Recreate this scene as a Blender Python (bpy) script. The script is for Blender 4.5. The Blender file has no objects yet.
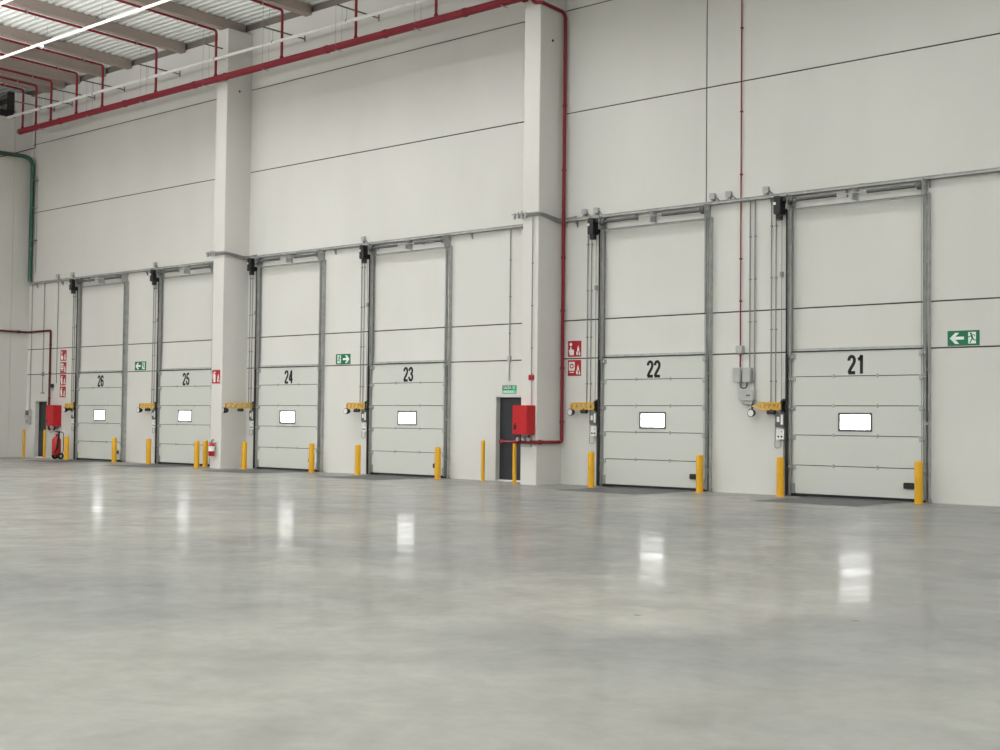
import bpy, math
from mathutils import Vector, Matrix

scn = bpy.context.scene
C = bpy.data.collections.new('warehouse')
scn.collection.children.link(C)
V = Vector
PI = math.pi

# ------------------------------------------------------------------ materials
def lin(c):
    return tuple((v / 12.92 if v <= 0.04045 else ((v + 0.055) / 1.055) ** 2.4) for v in (x / 255 for x in c))

def new_mat(name):
    m = bpy.data.materials.new(name)
    m.use_nodes = True
    nt = m.node_tree
    return m, nt, nt.nodes['Principled BSDF']

def plain(name, rgb, rough=0.5, metal=0.0, vary=0.06, scale=3.0, spec=0.5):
    """solid paint or metal with a faint uneven tone"""
    m, nt, b = new_mat(name)
    b.inputs['Roughness'].default_value = rough
    b.inputs['Metallic'].default_value = metal
    b.inputs['Specular IOR Level'].default_value = spec
    col = lin(rgb)
    tc = nt.nodes.new('ShaderNodeTexCoord')
    n = nt.nodes.new('ShaderNodeTexNoise')
    n.inputs['Scale'].default_value = scale
    n.inputs['Detail'].default_value = 4
    r = nt.nodes.new('ShaderNodeValToRGB')
    r.color_ramp.elements[0].position = 0.3
    r.color_ramp.elements[1].position = 0.7
    r.color_ramp.elements[0].color = tuple(max(0, v * (1 - vary)) for v in col) + (1,)
    r.color_ramp.elements[1].color = tuple(min(1, v * (1 + vary)) for v in col) + (1,)
    nt.links.new(tc.outputs['Object'], n.inputs['Vector'])
    nt.links.new(n.outputs['Fac'], r.inputs['Fac'])
    nt.links.new(r.outputs['Color'], b.inputs['Base Color'])
    return m

def emis(name, rgb, strength):
    m, nt, b = new_mat(name)
    b.inputs['Base Color'].default_value = lin(rgb) + (1,)
    b.inputs['Emission Color'].default_value = lin(rgb) + (1,)
    b.inputs['Emission Strength'].default_value = strength
    return m

def wall_material(name, rgb, vary=0.04):
    m, nt, b = new_mat(name)
    b.inputs['Roughness'].default_value = 0.75
    b.inputs['Specular IOR Level'].default_value = 0.25
    tc = nt.nodes.new('ShaderNodeTexCoord')
    mp = nt.nodes.new('ShaderNodeMapping')
    mp.inputs['Scale'].default_value = (0.5, 0.5, 0.22)
    n = nt.nodes.new('ShaderNodeTexNoise')
    n.inputs['Scale'].default_value = 0.9
    n.inputs['Detail'].default_value = 6
    n2 = nt.nodes.new('ShaderNodeTexNoise')
    n2.inputs['Scale'].default_value = 30
    n2.inputs['Detail'].default_value = 3
    r = nt.nodes.new('ShaderNodeValToRGB')
    c = lin(rgb)
    r.color_ramp.elements[0].position = 0.3
    r.color_ramp.elements[1].position = 0.7
    r.color_ramp.elements[0].color = tuple(v * (1 - vary) for v in c) + (1,)
    r.color_ramp.elements[1].color = tuple(v * (1 + vary) for v in c) + (1,)
    bp = nt.nodes.new('ShaderNodeBump')
    bp.inputs['Strength'].default_value = 0.08
    bp.inputs['Distance'].default_value = 0.01
    nt.links.new(tc.outputs['Object'], mp.inputs['Vector'])
    nt.links.new(mp.outputs['Vector'], n.inputs['Vector'])
    nt.links.new(tc.outputs['Object'], n2.inputs['Vector'])
    nt.links.new(n.outputs['Fac'], r.inputs['Fac'])
    nt.links.new(r.outputs['Color'], b.inputs['Base Color'])
    nt.links.new(n2.outputs['Fac'], bp.inputs['Height'])
    nt.links.new(bp.outputs['Normal'], b.inputs['Normal'])
    return m

def floor_material():
    """power-floated concrete: broad mottling, trowel arcs, dark specks and a waxed uneven gloss"""
    m, nt, b = new_mat('polished_concrete')
    N, L = nt.nodes, nt.links
    tc = N.new('ShaderNodeTexCoord')
    def noise(scale, detail, rough=0.55, dist=0.0):
        n = N.new('ShaderNodeTexNoise')
        n.inputs['Scale'].default_value = scale
        n.inputs['Detail'].default_value = detail
        n.inputs['Roughness'].default_value = rough
        n.inputs['Distortion'].default_value = dist
        L.new(tc.outputs['Object'], n.inputs['Vector'])
        return n
    big = noise(0.16, 5, 0.6, 0.6)
    mid = noise(0.9, 7, 0.65, 0.4)
    fine = noise(6.0, 5, 0.6)
    r1 = N.new('ShaderNodeValToRGB')
    r1.color_ramp.elements[0].position = 0.30
    r1.color_ramp.elements[1].position = 0.70
    r1.color_ramp.elements[0].color = lin((116, 118, 117)) + (1,)
    r1.color_ramp.elements[1].color = lin((150, 147, 140)) + (1,)
    L.new(big.outputs['Fac'], r1.inputs['Fac'])
    r2 = N.new('ShaderNodeValToRGB')
    r2.color_ramp.elements[0].position = 0.32
    r2.color_ramp.elements[1].position = 0.68
    r2.color_ramp.elements[0].color = (0.84, 0.84, 0.84, 1)
    r2.color_ramp.elements[1].color = (1.12, 1.12, 1.12, 1)
    L.new(mid.outputs['Fac'], r2.inputs['Fac'])
    mul = N.new('ShaderNodeMixRGB'); mul.blend_type = 'MULTIPLY'; mul.inputs['Fac'].default_value = 1
    L.new(r1.outputs['Color'], mul.inputs['Color1']); L.new(r2.outputs['Color'], mul.inputs['Color2'])
    r3 = N.new('ShaderNodeValToRGB')
    r3.color_ramp.elements[0].position = 0.35
    r3.color_ramp.elements[1].position = 0.65
    r3.color_ramp.elements[0].color = (0.95, 0.95, 0.95, 1)
    r3.color_ramp.elements[1].color = (1.04, 1.04, 1.04, 1)
    L.new(fine.outputs['Fac'], r3.inputs['Fac'])
    mul2 = N.new('ShaderNodeMixRGB'); mul2.blend_type = 'MULTIPLY'; mul2.inputs['Fac'].default_value = 1
    L.new(mul.outputs['Color'], mul2.inputs['Color1']); L.new(r3.outputs['Color'], mul2.inputs['Color2'])
    # sparse dark specks and tyre scuffs
    vor = N.new('ShaderNodeTexVoronoi'); vor.inputs['Scale'].default_value = 0.62
    L.new(tc.outputs['Object'], vor.inputs['Vector'])
    rs = N.new('ShaderNodeValToRGB')
    rs.color_ramp.elements[0].position = 0.016; rs.color_ramp.elements[1].position = 0.024
    rs.color_ramp.elements[0].color = (0.35, 0.34, 0.32, 1); rs.color_ramp.elements[1].color = (1, 1, 1, 1)
    L.new(vor.outputs['Distance'], rs.inputs['Fac'])
    mul3 = N.new('ShaderNodeMixRGB'); mul3.blend_type = 'MULTIPLY'; mul3.inputs['Fac'].default_value = 1
    L.new(mul2.outputs['Color'], mul3.inputs['Color1']); L.new(rs.outputs['Color'], mul3.inputs['Color2'])
    L.new(mul3.outputs['Color'], b.inputs['Base Color'])
    # gloss
    gl = noise(0.35, 3, 0.5, 0.2)
    mr = N.new('ShaderNodeMapRange')
    mr.inputs['From Min'].default_value = 0.3; mr.inputs['From Max'].default_value = 0.7
    mr.inputs['To Min'].default_value = FLOOR_R[0]; mr.inputs['To Max'].default_value = FLOOR_R[1]
    L.new(gl.outputs['Fac'], mr.inputs['Value'])
    L.new(mr.outputs['Result'], b.inputs['Coat Roughness'])
    b.inputs['Roughness'].default_value = 0.5
    b.inputs['Specular IOR Level'].default_value = 0.12
    cn = noise(1.3, 5, 0.7, 0.5)
    cr = N.new('ShaderNodeMapRange')
    cr.inputs['From Min'].default_value = 0.36; cr.inputs['From Max'].default_value = 0.64
    cr.inputs['To Min'].default_value = COAT[0]; cr.inputs['To Max'].default_value = COAT[1]
    L.new(cn.outputs['Fac'], cr.inputs['Value'])
    L.new(cr.outputs['Result'], b.inputs['Coat Weight'])
    b.inputs['Coat IOR'].default_value = 1.5
    wv = noise(3.5, 4, 0.6)
    bp = N.new('ShaderNodeBump')
    bp.inputs['Strength'].default_value = 0.3
    bp.inputs['Distance'].default_value = 0.010
    L.new(wv.outputs['Fac'], bp.inputs['Height'])
    L.new(bp.outputs['Normal'], b.inputs['Coat Normal'])
    return m

def door_panel_material():
    """off-white foamed steel panel with fine horizontal micro ribs"""
    m, nt, b = new_mat('door_panel_white')
    b.inputs['Base Color'].default_value = lin((204, 206, 200)) + (1,)
    b.inputs['Roughness'].default_value = 0.55
    b.inputs['Specular IOR Level'].default_value = 0.35
    tc = nt.nodes.new('ShaderNodeTexCoord')
    w = nt.nodes.new('ShaderNodeTexWave')
    w.bands_direction = 'Z'
    w.inputs['Scale'].default_value = 5.5
    bp = nt.nodes.new('ShaderNodeBump')
    bp.inputs['Strength'].default_value = 0.16
    bp.inputs['Distance'].default_value = 0.003
    nt.links.new(tc.outputs['Object'], w.inputs['Vector'])
    nt.links.new(w.outputs['Fac'], bp.inputs['Height'])
    nt.links.new(bp.outputs['Normal'], b.inputs['Normal'])
    return m

FLOOR_R = (0.08, 0.17)      # sheen of the floor sealer
COAT = (0.08, 0.38)
M = dict(
    wall=wall_material('precast_wall', (212, 211, 206)),
    sealant=plain('joint_sealant', (78, 74, 66), 0.9),
    column=wall_material('precast_column', (214, 212, 207)),
    floor=floor_material(),
    beam=wall_material('roof_beam_concrete', (166, 153, 144), 0.08),
    deck=plain('roof_deck_steel', (224, 226, 221), 0.45, 0.0, 0.05, 0.7),
    dark=plain('dark_steel', (52, 48, 46), 0.6),
    closer=plain('eaves_closure', (120, 112, 104), 0.7),
    galv=plain('galvanised_steel', (172, 174, 171), 0.45, 0.25, 0.14, 6),
    galv_d=plain('galvanised_dull', (146, 148, 145), 0.5, 0.2, 0.14, 6),
    panel=door_panel_material(),
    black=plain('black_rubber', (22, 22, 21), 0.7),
    blackp=plain('black_plastic', (30, 30, 31), 0.45),
    numb=plain('numeral_black', (14, 15, 15), 0.6),
    yellow=plain('safety_yellow', (222, 166, 18), 0.45),
    yellow_d=plain('arm_yellow', (214, 168, 62), 0.5),
    red=plain('fire_red_paint', (150, 60, 70), 0.42),
    redpipe=plain('fire_pipe_red', (128, 16, 34), 0.6),
    maroon=plain('old_red_pipe', (92, 28, 34), 0.6),
    redbox=plain('hose_cabinet_red', (186, 14, 28), 0.4),
    white=plain('white_paint', (232, 232, 228), 0.5),
    pvc=plain('white_pipe', (226, 226, 220), 0.45),
    grey=plain('grey_plastic', (176, 177, 174), 0.5),
    greyd=plain('grey_box_dark', (92, 94, 94), 0.5),
    cond=plain('grey_conduit', (142, 143, 140), 0.5),
    green=plain('sign_green', (16, 112, 74), 0.5),
    greenl=plain('sign_green_pale', (120, 200, 165), 0.5),
    signw=plain('sign_white', (226, 238, 230), 0.5),
    signr=plain('sign_red', (176, 18, 42), 0.5),
    greenpipe=plain('green_pipe', (52, 94, 78), 0.5),
    doordark=plain('dark_door_leaf', (44, 47, 52), 0.45),
    doorgreen=plain('dark_green_glass', (38, 58, 52), 0.25),
    jamb=plain('door_frame_white', (205, 204, 200), 0.5),
    plate=plain('chequer_plate', (88, 89, 88), 0.65, 0.0, 0.1, 4, 0.2),
    pane=emis('daylit_pane', (255, 255, 255), 13.0),
    lamp=emis('lamp_tube', (255, 253, 246), 0.6),
    lens=plain('lamp_lens', (225, 225, 220), 0.3),
)

# ------------------------------------------------------------------ mesh helpers
class MB:
    def __init__(s):
        s.v, s.f, s.m = [], [], []
    def _add(s, vs, fs, mi=0):
        o = len(s.v)
        s.v += [tuple(p) for p in vs]
        s.f += [tuple(i + o for i in f) for f in fs]
        s.m += [mi] * len(fs)
        return s
    def box(s, x0, x1, y0, y1, z0, z1, mi=0):
        x0, x1 = sorted((x0, x1)); y0, y1 = sorted((y0, y1)); z0, z1 = sorted((z0, z1))
        vs = [(x, y, z) for z in (z0, z1) for y in (y0, y1) for x in (x0, x1)]
        return s._add(vs, [(0, 2, 3, 1), (4, 5, 7, 6), (0, 1, 5, 4), (2, 6, 7, 3), (0, 4, 6, 2), (1, 3, 7, 5)], mi)
    def bbox(s, x0, x1, y0, y1, z0, z1, b=0.01, mi=0):
        """box whose four vertical edges (seen along Y) are chamfered: a pressed-metal or moulded housing"""
        x0, x1 = sorted((x0, x1)); z0, z1 = sorted((z0, z1))
        pts = [(x0 + b, z0), (x1 - b, z0), (x1, z0 + b), (x1, z1 - b), (x1 - b, z1), (x0 + b, z1), (x0, z1 - b), (x0, z0 + b)]
        return s.prism(pts, y0, y1, mi)
    def bar(s, p0, p1, w, h, up=(0, 0, 1), mi=0):
        """rectangular bar between two points"""
        p0, p1 = V(p0), V(p1); d = (p1 - p0).normalized()
        u = V(up); sd = d.cross(u)
        if sd.length < 1e-4:
            sd = d.cross(V((1, 0, 0)))
        sd.normalize(); u = sd.cross(d).normalized()
        vs = []
        for p in (p0, p1):
            for a, c in ((-1, -1), (1, -1), (1, 1), (-1, 1)):
                vs.append(p + sd * a * w / 2 + u * c * h / 2)
        return s._add(vs, [(0, 1, 2, 3), (7, 6, 5, 4), (0, 4, 5, 1), (1, 5, 6, 2), (2, 6, 7, 3), (3, 7, 4, 0)], mi)
    def tube(s, path, r, n=10, mi=0, caps=True):
        """round pipe along a polyline, mitred at its corners"""
        P = [V(p) for p in path]
        rings = []
        prev = None
        for i, p in enumerate(P):
            if i == 0: t = (P[1] - P[0]).normalized()
            elif i == len(P) - 1: t = (P[-1] - P[-2]).normalized()
            else:
                a, b2 = (P[i] - P[i - 1]).normalized(), (P[i + 1] - P[i]).normalized()
                t = (a + b2).normalized() if (a + b2).length > 1e-6 else a
            if prev is None:
                ref = V((0, 0, 1)) if abs(t.z) < 0.9 else V((1, 0, 0))
                u = ref.cross(t).normalized()
            else:
                u = (prev - t * prev.dot(t)).normalized()
            prev = u
            w = t.cross(u)
            rr = r if not isinstance(r, (list, tuple)) else r[i]
            rings.append([p + (u * math.cos(2 * PI * k / n) + w * math.sin(2 * PI * k / n)) * rr for k in range(n)])
        vs = [q for ring in rings for q in ring]
        fs = []
        for i in range(len(P) - 1):
            for k in range(n):
                k2 = (k + 1) % n
                fs.append((i * n + k, i * n + k2, (i + 1) * n + k2, (i + 1) * n + k))
        if caps:
            fs.append(tuple(range(n - 1, -1, -1)))
            fs.append(tuple((len(P) - 1) * n + k for k in range(n)))
        return s._add(vs, fs, mi)
    def prism(s, pts, y0, y1, mi=0):
        """outline in X,Z given thickness along Y"""
        y0, y1 = sorted((y0, y1))
        a = sum(p[0] * q[1] - q[0] * p[1] for p, q in zip(pts, pts[1:] + pts[:1]))
        if a < 0: pts = pts[::-1]
        n = len(pts)
        vs = [(x, y0, z) for x, z in pts] + [(x, y1, z) for x, z in pts]
        fs = [tuple(range(n)), tuple(range(2 * n - 1, n - 1, -1))]
        fs += [(i, i + n, (i + 1) % n + n, (i + 1) % n) for i in range(n)]
        return s._add(vs, fs, mi)
    def disc(s, cx, cz, r, y0, y1, n=20, mi=0):
        return s.prism([(cx + r * math.cos(2 * PI * k / n), cz + r * math.sin(2 * PI * k / n)) for k in range(n)], y0, y1, mi)
    def ball(s, c, r, n=12, m=8, mi=0):
        vs = [V(c) + V((0, 0, -r))]
        for j in range(1, m):
            ph = -PI / 2 + PI * j / m
            vs += [V(c) + V((r * math.cos(ph) * math.cos(2 * PI * k / n), r * math.cos(ph) * math.sin(2 * PI * k / n), r * math.sin(ph))) for k in range(n)]
        vs.append(V(c) + V((0, 0, r)))
        fs = [(0, 1 + (k + 1) % n, 1 + k) for k in range(n)]
        for j in range(m - 2):
            for k in range(n):
                a = 1 + j * n + k; b2 = 1 + j * n + (k + 1) % n
                fs.append((a, b2, b2 + n, a + n))
        top = len(vs) - 1; o = 1 + (m - 2) * n
        fs += [(o + k, o + (k + 1) % n, top) for k in range(n)]
        return s._add(vs, fs, mi)
    def build(s, name, mat, parent=None, org=None, smooth=False):
        """link as one mesh; vertices are given in world metres, org is where the object's own origin sits"""
        if parent is not None:
            base = V(parent['_o'])
        else:
            base = V(org) if org is not None else V((0, 0, 0))
        me = bpy.data.meshes.new(name)
        me.from_pydata([tuple(V(p) - base) for p in s.v], [], s.f)
        for mm in (mat if isinstance(mat, (list, tuple)) else [mat]):
            me.materials.append(M[mm])
        if any(s.m):
            me.polygons.foreach_set('material_index', s.m)
        if smooth:
            me.shade_smooth()
            me.set_sharp_from_angle(angle=math.radians(38))
        me.update()
        o = bpy.data.objects.new(name, me)
        C.objects.link(o)
        if parent is None:
            o.location = base
        else:
            o.parent = parent
        o['_o'] = tuple(base)
        return o

def tag(o, label, cat, group=None):
    o['label'] = label; o['category'] = cat
    if group: o['group'] = group
    return o

def thing(name, org, label, cat, group=None):
    o = bpy.data.objects.new(name, None)
    o.empty_display_size = 0.2
    C.objects.link(o)
    o.location = org
    o['_o'] = tuple(org)
    return tag(o, label, cat, group)

def struct(o):
    o['kind'] = 'structure'
    return o

def copy_thing(src, loc, label=None):
    """a copy of a thing with copies of its parts and sub-parts"""
    r = src.copy(); C.objects.link(r); r.location = loc
    r['_o'] = tuple(loc)
    if label: r['label'] = label
    for ch in list(src.children):
        c = ch.copy(); C.objects.link(c); c.parent = r
        for g in list(ch.children):
            d = g.copy(); C.objects.link(d); d.parent = c
    return r

def text_mesh(name, s, x0, x1, z0, z1, y, mat, parent, bold=0.0, depth=0.003):
    cu = bpy.data.curves.new(name, 'FONT')
    cu.body = s; cu.offset = bold; cu.extrude = 0.01
    t = bpy.data.objects.new(name, cu)
    C.objects.link(t)
    me = bpy.data.meshes.new_from_object(t.evaluated_get(bpy.context.evaluated_depsgraph_get()))
    bpy.data.objects.remove(t); bpy.data.curves.remove(cu)
    xs = [v.co.x for v in me.vertices]; ys = [v.co.y for v in me.vertices]; zs = [v.co.z for v in me.vertices]
    sx = (x1 - x0) / (max(xs) - min(xs)); sy = (z1 - z0) / (max(ys) - min(ys)); sz = depth / max(1e-6, max(zs) - min(zs))
    base = V(parent['_o'])
    for v in me.vertices:
        p = V((x0 + (v.co.x - min(xs)) * sx, y - (v.co.z - min(zs)) * sz, z0 + (v.co.y - min(ys)) * sy))
        v.co = p - base
    me.materials.clear(); me.materials.append(M[mat])
    o = bpy.data.objects.new(name, me)
    C.objects.link(o); o.parent = parent; o['_o'] = tuple(base)
    return o

def arc(c, r, a0, a1, n, plane):
    """points on a quarter bend; plane 'xy','yz','xz'"""
    out = []
    for k in range(n + 1):
        a = a0 + (a1 - a0) * k / n
        u, w = r * math.cos(a), r * math.sin(a)
        p = V(c)
        if plane == 'xz': p += V((u, 0, w))
        elif plane == 'yz': p += V((0, u, w))
        else: p += V((u, w, 0))
        out.append(p)
    return out

def rounded(path, r=0.08, n=4):
    """polyline with its corners turned into bends"""
    P = [V(p) for p in path]
    out = [P[0]]
    for i in range(1, len(P) - 1):
        a = (P[i - 1] - P[i]); b2 = (P[i + 1] - P[i])
        d = min(r, a.length * 0.45, b2.length * 0.45)
        p0 = P[i] + a.normalized() * d; p1 = P[i] + b2.normalized() * d
        for k in range(n + 1):
            t = k / n
            out.append(p0 * (1 - t) ** 2 + P[i] * 2 * t * (1 - t) + p1 * t * t)
    out.append(P[-1])
    return out

# ------------------------------------------------------------------ building dimensions
XC, XR = -48.8, 30.0           # inner corner of the hall, far end beyond the camera
YB = -54.0                     # wall behind the camera
ZW = 14.5                      # top of the dock wall
ZJ = [3.278, 4.272, 9.745, 12.489]      # horizontal joints between precast panels
RS = 0.022                     # roof fall
def roof(y): return 14.74 + RS * abs(y)

DOORS = [  # number, leaf edges
    ('21', -14.77, -11.655), ('22', -20.12, -17.055), ('23', -28.69, -25.66),
    ('24', -34.05, -31.05), ('25', -39.55, -36.50), ('26', -44.87, -41.85)]

# ------------------------------------------------------------------ floor
m = MB()
XJ = -21.7
g = 0.006
for a, b in ((-62, XJ - g), (XJ + g, XR + 1)):
    m.box(a, b, YB - 1, 0.4, -0.25, 0)
m.box(-62, XR + 1, YB - 1, 0.4, -0.3, -0.02, 1)
struct(m.build('floor', ['floor', 'sealant']))

# ------------------------------------------------------------------ dock wall: precast panels with sealed joints and two door openings
EX = (-23.86, -22.72, 2.33)    # exit door opening
LX = (-48.15, -47.2, 2.26)    # small door by the corner
wallm = MB()
jw = 0.016
zs = [0] + ZJ + [ZW]
openings = [EX, LX]
vj = [-34.88, -36.72]          # panel ends beside the first column
cuts = sorted([-62, XC, XR + 1, -17.12] + vj)
for k in range(len(zs) - 1):
    z0 = zs[k] + (jw if k else 0); z1 = zs[k + 1] - (jw if k < len(zs) - 2 else 0)
    xs = [-62] + ([-17.137] if k >= 2 else []) + [XR + 1]
    xs = sorted(xs)
    for a, b in zip(xs[:-1], xs[1:]):
        a2 = a + (jw if a > -61 else 0); b2 = b - (jw if b < XR else 0)
        if k == 0:
            e = sorted(openings)
            x = a2
            for o in e:
                wallm.box(x, o[0], 0, 0.3, z0, z1)
                wallm.box(o[0], o[1], 0, 0.3, o[2], z1)
                x = o[1]
            wallm.box(x, b2, 0, 0.3, z0, z1)
        else:
            wallm.box(a2, b2, 0, 0.3, z0, z1)
for o in [(-62, LX[0]), (LX[1], EX[0]), (EX[1], XR + 1)]:
    wallm.box(o[0], o[1], 0.02, 0.28, 0.1, ZW - 0.1, 1)
for o in openings:
    wallm.box(o[0], o[1], 0.02, 0.28, o[2] + 0.1, ZW - 0.1, 1)
struct(wallm.build('wall_back', ['wall', 'sealant']))

# end wall with the corner pier that reaches the roof
m = MB()
m.box(XC - 0.3, XC, YB, -0.76, 0, 13.45)
m.box(XC - 0.3, XC - 0.004, -0.748, 0, 0, ZW)
struct(m.build('wall_left', 'wall'))
m = MB(); m.box(XR, XR + 0.3, YB, 0, 0, 15.9); struct(m.build('wall_right', 'wall'))
m = MB(); m.box(-62, XR + 0.3, YB - 0.3, YB, 0, 15.9); struct(m.build('wall_front', 'wall'))
m = MB(); m.box(-62, -61.7, YB, 0, 0, 15.9); struct(m.build('wall_end', 'wall'))
# steel head beam on the end wall
m = MB()
m.box(XC - 0.28, XC + 0.02, YB, -0.78, 13.47, 13.50); m.box(XC - 0.15, XC - 0.11, YB, -0.78, 13.5, 13.68); m.box(XC - 0.28, XC + 0.02, YB, -0.78, 13.68, 13.71)
m.box(XC - 0.3, XC - 0.1, -0.98, -0.78, 13.71, 14.5)
struct(m.build('trim_1', 'dark'))
# eaves closure between the wall head and the roof sheets
m = MB()
m.box(-62, XR, 0.06, 0.12, ZW, 14.95); m.box(-62, XR, 0.0, 0.3, ZW, ZW + 0.02)
struct(m.build('trim_2', 'closer'))

# roof: trapezoidal steel deck, its ribs running along the dock wall
def deck():
    mb = MB()
    pitch, hgt = 0.26, 0.075
    prof = []
    y = 0.3
    while y > YB:
        for dy, dz in ((0, 0), (0.10, 0), (0.135, hgt), (0.225, hgt)):
            yy = y - dy
            prof.append((yy, roof(min(yy, 0)) + dz))
        y -= pitch
    n = len(prof)
    vs = [(-62, a, z) for a, z in prof] + [(XR + 0.3, a, z) for a, z in prof]
    fs = [(i, i + 1, n + i + 1, n + i) for i in range(n - 1)]
    mb._add(vs, fs)
    o = mb.build('ceiling', 'deck')
    sm = o.modifiers.new('sheet', 'SOLIDIFY'); sm.thickness = 0.01; sm.offset = 1
    return o
struct(deck())

# roof purlins
DROPS = [-47.34, -46.36, -45.27, -43.49, -41.76, -38.44, -35.07, -31.72, -28.35, -25.09]
beams = [x - 0.21 for x in DROPS] + [-21.9, -18.5, -15.1, -11.7, -8.3]
for bx in beams:
    m = MB()
    y1 = YB
    def sec(y, half):
        zt = roof(y) - 0.005; zb = zt - 0.32
        return [(bx - half, y, zb), (bx + half, y, zb), (bx + half, y, zt), (bx - half, y, zt)]
    a, b = sec(-0.02, 0.14), sec(y1, 0.14)
    m._add(a + b, [(0, 1, 2, 3), (7, 6, 5, 4), (0, 4, 5, 1), (1, 5, 6, 2), (2, 6, 7, 3), (3, 7, 4, 0)])
    struct(m.build('roof_beam', 'beam', None, (bx, -0.02, 14.34)))

# precast columns
def column(x0, x1):
    m = MB()
    b = 0.015
    pts = [(x0, 0), (x0, -1.0 + b), (x0 + b, -1.0), (x1 - b, -1.0), (x1, -1.0 + b), (x1, 0)]
    n = len(pts)
    vs = [(x, y, 0) for x, y in pts] + [(x, y, 14.34) for x, y in pts]
    m._add(vs, [tuple(range(n - 1, -1, -1))] * 0 + [tuple(range(n, 2 * n))] + [(i, i + 1, n + i + 1, n + i) for i in range(n - 1)])
    o = struct(m.build('column', 'column', None, ((x0 + x1) / 2, -0.5, 0)))
    return o
COL1 = (-35.34, -34.77)
COL2 = (-22.09, -21.55)
for c, z in ((COL1, 12.35), (COL2, 11.6)):
    o = column(*c)
    mb = MB()
    mb.tube([(c[1] + 0.012, -0.5, z), (c[1] - 0.03, -0.5, z)], 0.035, 10)
    mb.build('lifting_socket', 'black', o)

# personnel doors, set back in their openings
def exit_door():
    x0, x1, zt = EX
    r = thing('door_1', ((x0 + x1) / 2, 0.2, 0), 'dark grey exit door with red push bar beside tall column', 'door')
    del r['label'], r['category']
    struct(r)
    m = MB()
    m.box(x0, x0 + 0.05, -0.012, 0.26, 0, zt); m.box(x1 - 0.05, x1, -0.012, 0.26, 0, zt); m.box(x0, x1, -0.012, 0.26, zt - 0.05, zt)
    m.build('door_frame', 'jamb', r)
    m = MB(); m.box(x0 + 0.05, x1 - 0.05, 0.15, 0.2, 0.03, zt - 0.05)
    m.build('door_leaf', 'doordark', r)
    m = MB()
    m.tube([(x0 + 0.12, 0.07, 1.08), (x1 - 0.12, 0.07, 1.08)], 0.022, 10)
    for xx in (x0 + 0.14, x1 - 0.14):
        m.box(xx - 0.03, xx + 0.03, 0.05, 0.15, 1.02, 1.14)
    m.build('push_bar', 'red', r)
    m = MB(); m.box(x0 + 0.05, x1 - 0.05, 0.06, 0.26, 0, 0.035); m.build('threshold', 'white', r)
exit_door()

def corner_door():
    x0, x1, zt = LX
    r = thing('door_2', ((x0 + x1) / 2, 0.2, 0), '', '')
    del r['label'], r['category']
    struct(r)
    m = MB()
    m.box(x0, x0 + 0.05, -0.012, 0.26, 0, zt); m.box(x1 - 0.05, x1, -0.012, 0.26, 0, zt); m.box(x0, x1, -0.012, 0.26, zt - 0.05, zt)
    m.build('door_frame', 'jamb', r)
    m = MB()
    m.box(x0 + 0.05, x1 - 0.05, 0.15, 0.2, 0.03, 1.06); m.box(x0 + 0.05, x0 + 0.13, 0.15, 0.2, 1.06, zt - 0.05)
    m.box(x1 - 0.13, x1 - 0.05, 0.15, 0.2, 1.06, zt - 0.05); m.box(x0 + 0.13, x1 - 0.13, 0.15, 0.2, zt - 0.13, zt - 0.05)
    m.build('door_leaf', 'doordark', r)
    m = MB(); m.box(x0 + 0.12, x1 - 0.12, 0.165, 0.185, 1.05, zt - 0.12); m.build('pane', 'doorgreen', r)
    m = MB(); m.box(x0 + 0.05, x1 - 0.05, 0.06, 0.26, 0, 0.035); m.build('threshold', 'white', r)
corner_door()

# ------------------------------------------------------------------ painted door numerals, condensed bold
def el(cx, cz, rx, rz, a0, a1, n=14):
    return [(cx + rx * math.cos(math.radians(a0 + (a1 - a0) * k / n)), cz + rz * math.sin(math.radians(a0 + (a1 - a0) * k / n))) for k in range(n + 1)]
GLYPH = {  # strokes on a cell 1 wide, 2.34 high, centre lines
    '1': [[(0.16, 1.78), (0.40, 1.90), (0.55, 2.10), (0.62, 2.34)], [(0.62, 2.34), (0.62, 0.0)]],
    '2': [el(0.5, 1.72, 0.36, 0.47, 188, -12) + [(0.80, 1.38), (0.62, 1.06), (0.34, 0.62), (0.18, 0.30), (0.15, 0.14)], [(0.05, 0.14), (0.97, 0.14)]],
    '3': [el(0.48, 1.74, 0.34, 0.45, 185, -75), [(0.36, 1.24), (0.52, 1.24)], el(0.48, 0.70, 0.37, 0.55, 82, -186)],
    '4': [[(0.66, 2.30), (0.10, 0.72)], [(0.02, 0.66), (1.0, 0.66)], [(0.68, 2.34), (0.68, 0.0)]],
    '5': [[(0.92, 2.20), (0.26, 2.20)], [(0.28, 2.30), (0.18, 1.16)], el(0.48, 0.76, 0.37, 0.60, 140, -186, 18)],
    '6': [el(0.5, 1.55, 0.37, 0.64, 18, 180) + [(0.13, 1.2)] + el(0.5, 0.72, 0.37, 0.57, 180, 360, 14), el(0.5, 0.72, 0.37, 0.57, 0, 180, 14)],
}
def numeral(ch, x0, z0, w, h, y, parent):
    m = MB()
    hw = 0.205
    for st in GLYPH[ch]:
        P = [V((x0 + a * w, 0, z0 + b * h / 2.34)) for a, b in st]
        lft, rgt = [], []
        for i, p in enumerate(P):
            t = (P[min(i + 1, len(P) - 1)] - P[max(i - 1, 0)]).normalized()
            n = V((-t.z, 0, t.x)) * hw * w
            lft.append(p + n); rgt.append(p - n)
        vs = [(q.x, y - 0.0015, q.z) for q in lft] + [(q.x, y - 0.0015, q.z) for q in rgt]
        k = len(P)
        m._add(vs, [(i, i + k, i + k + 1, i + 1) for i in range(k - 1)])
    m.build('numeral', 'numb', parent)

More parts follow.
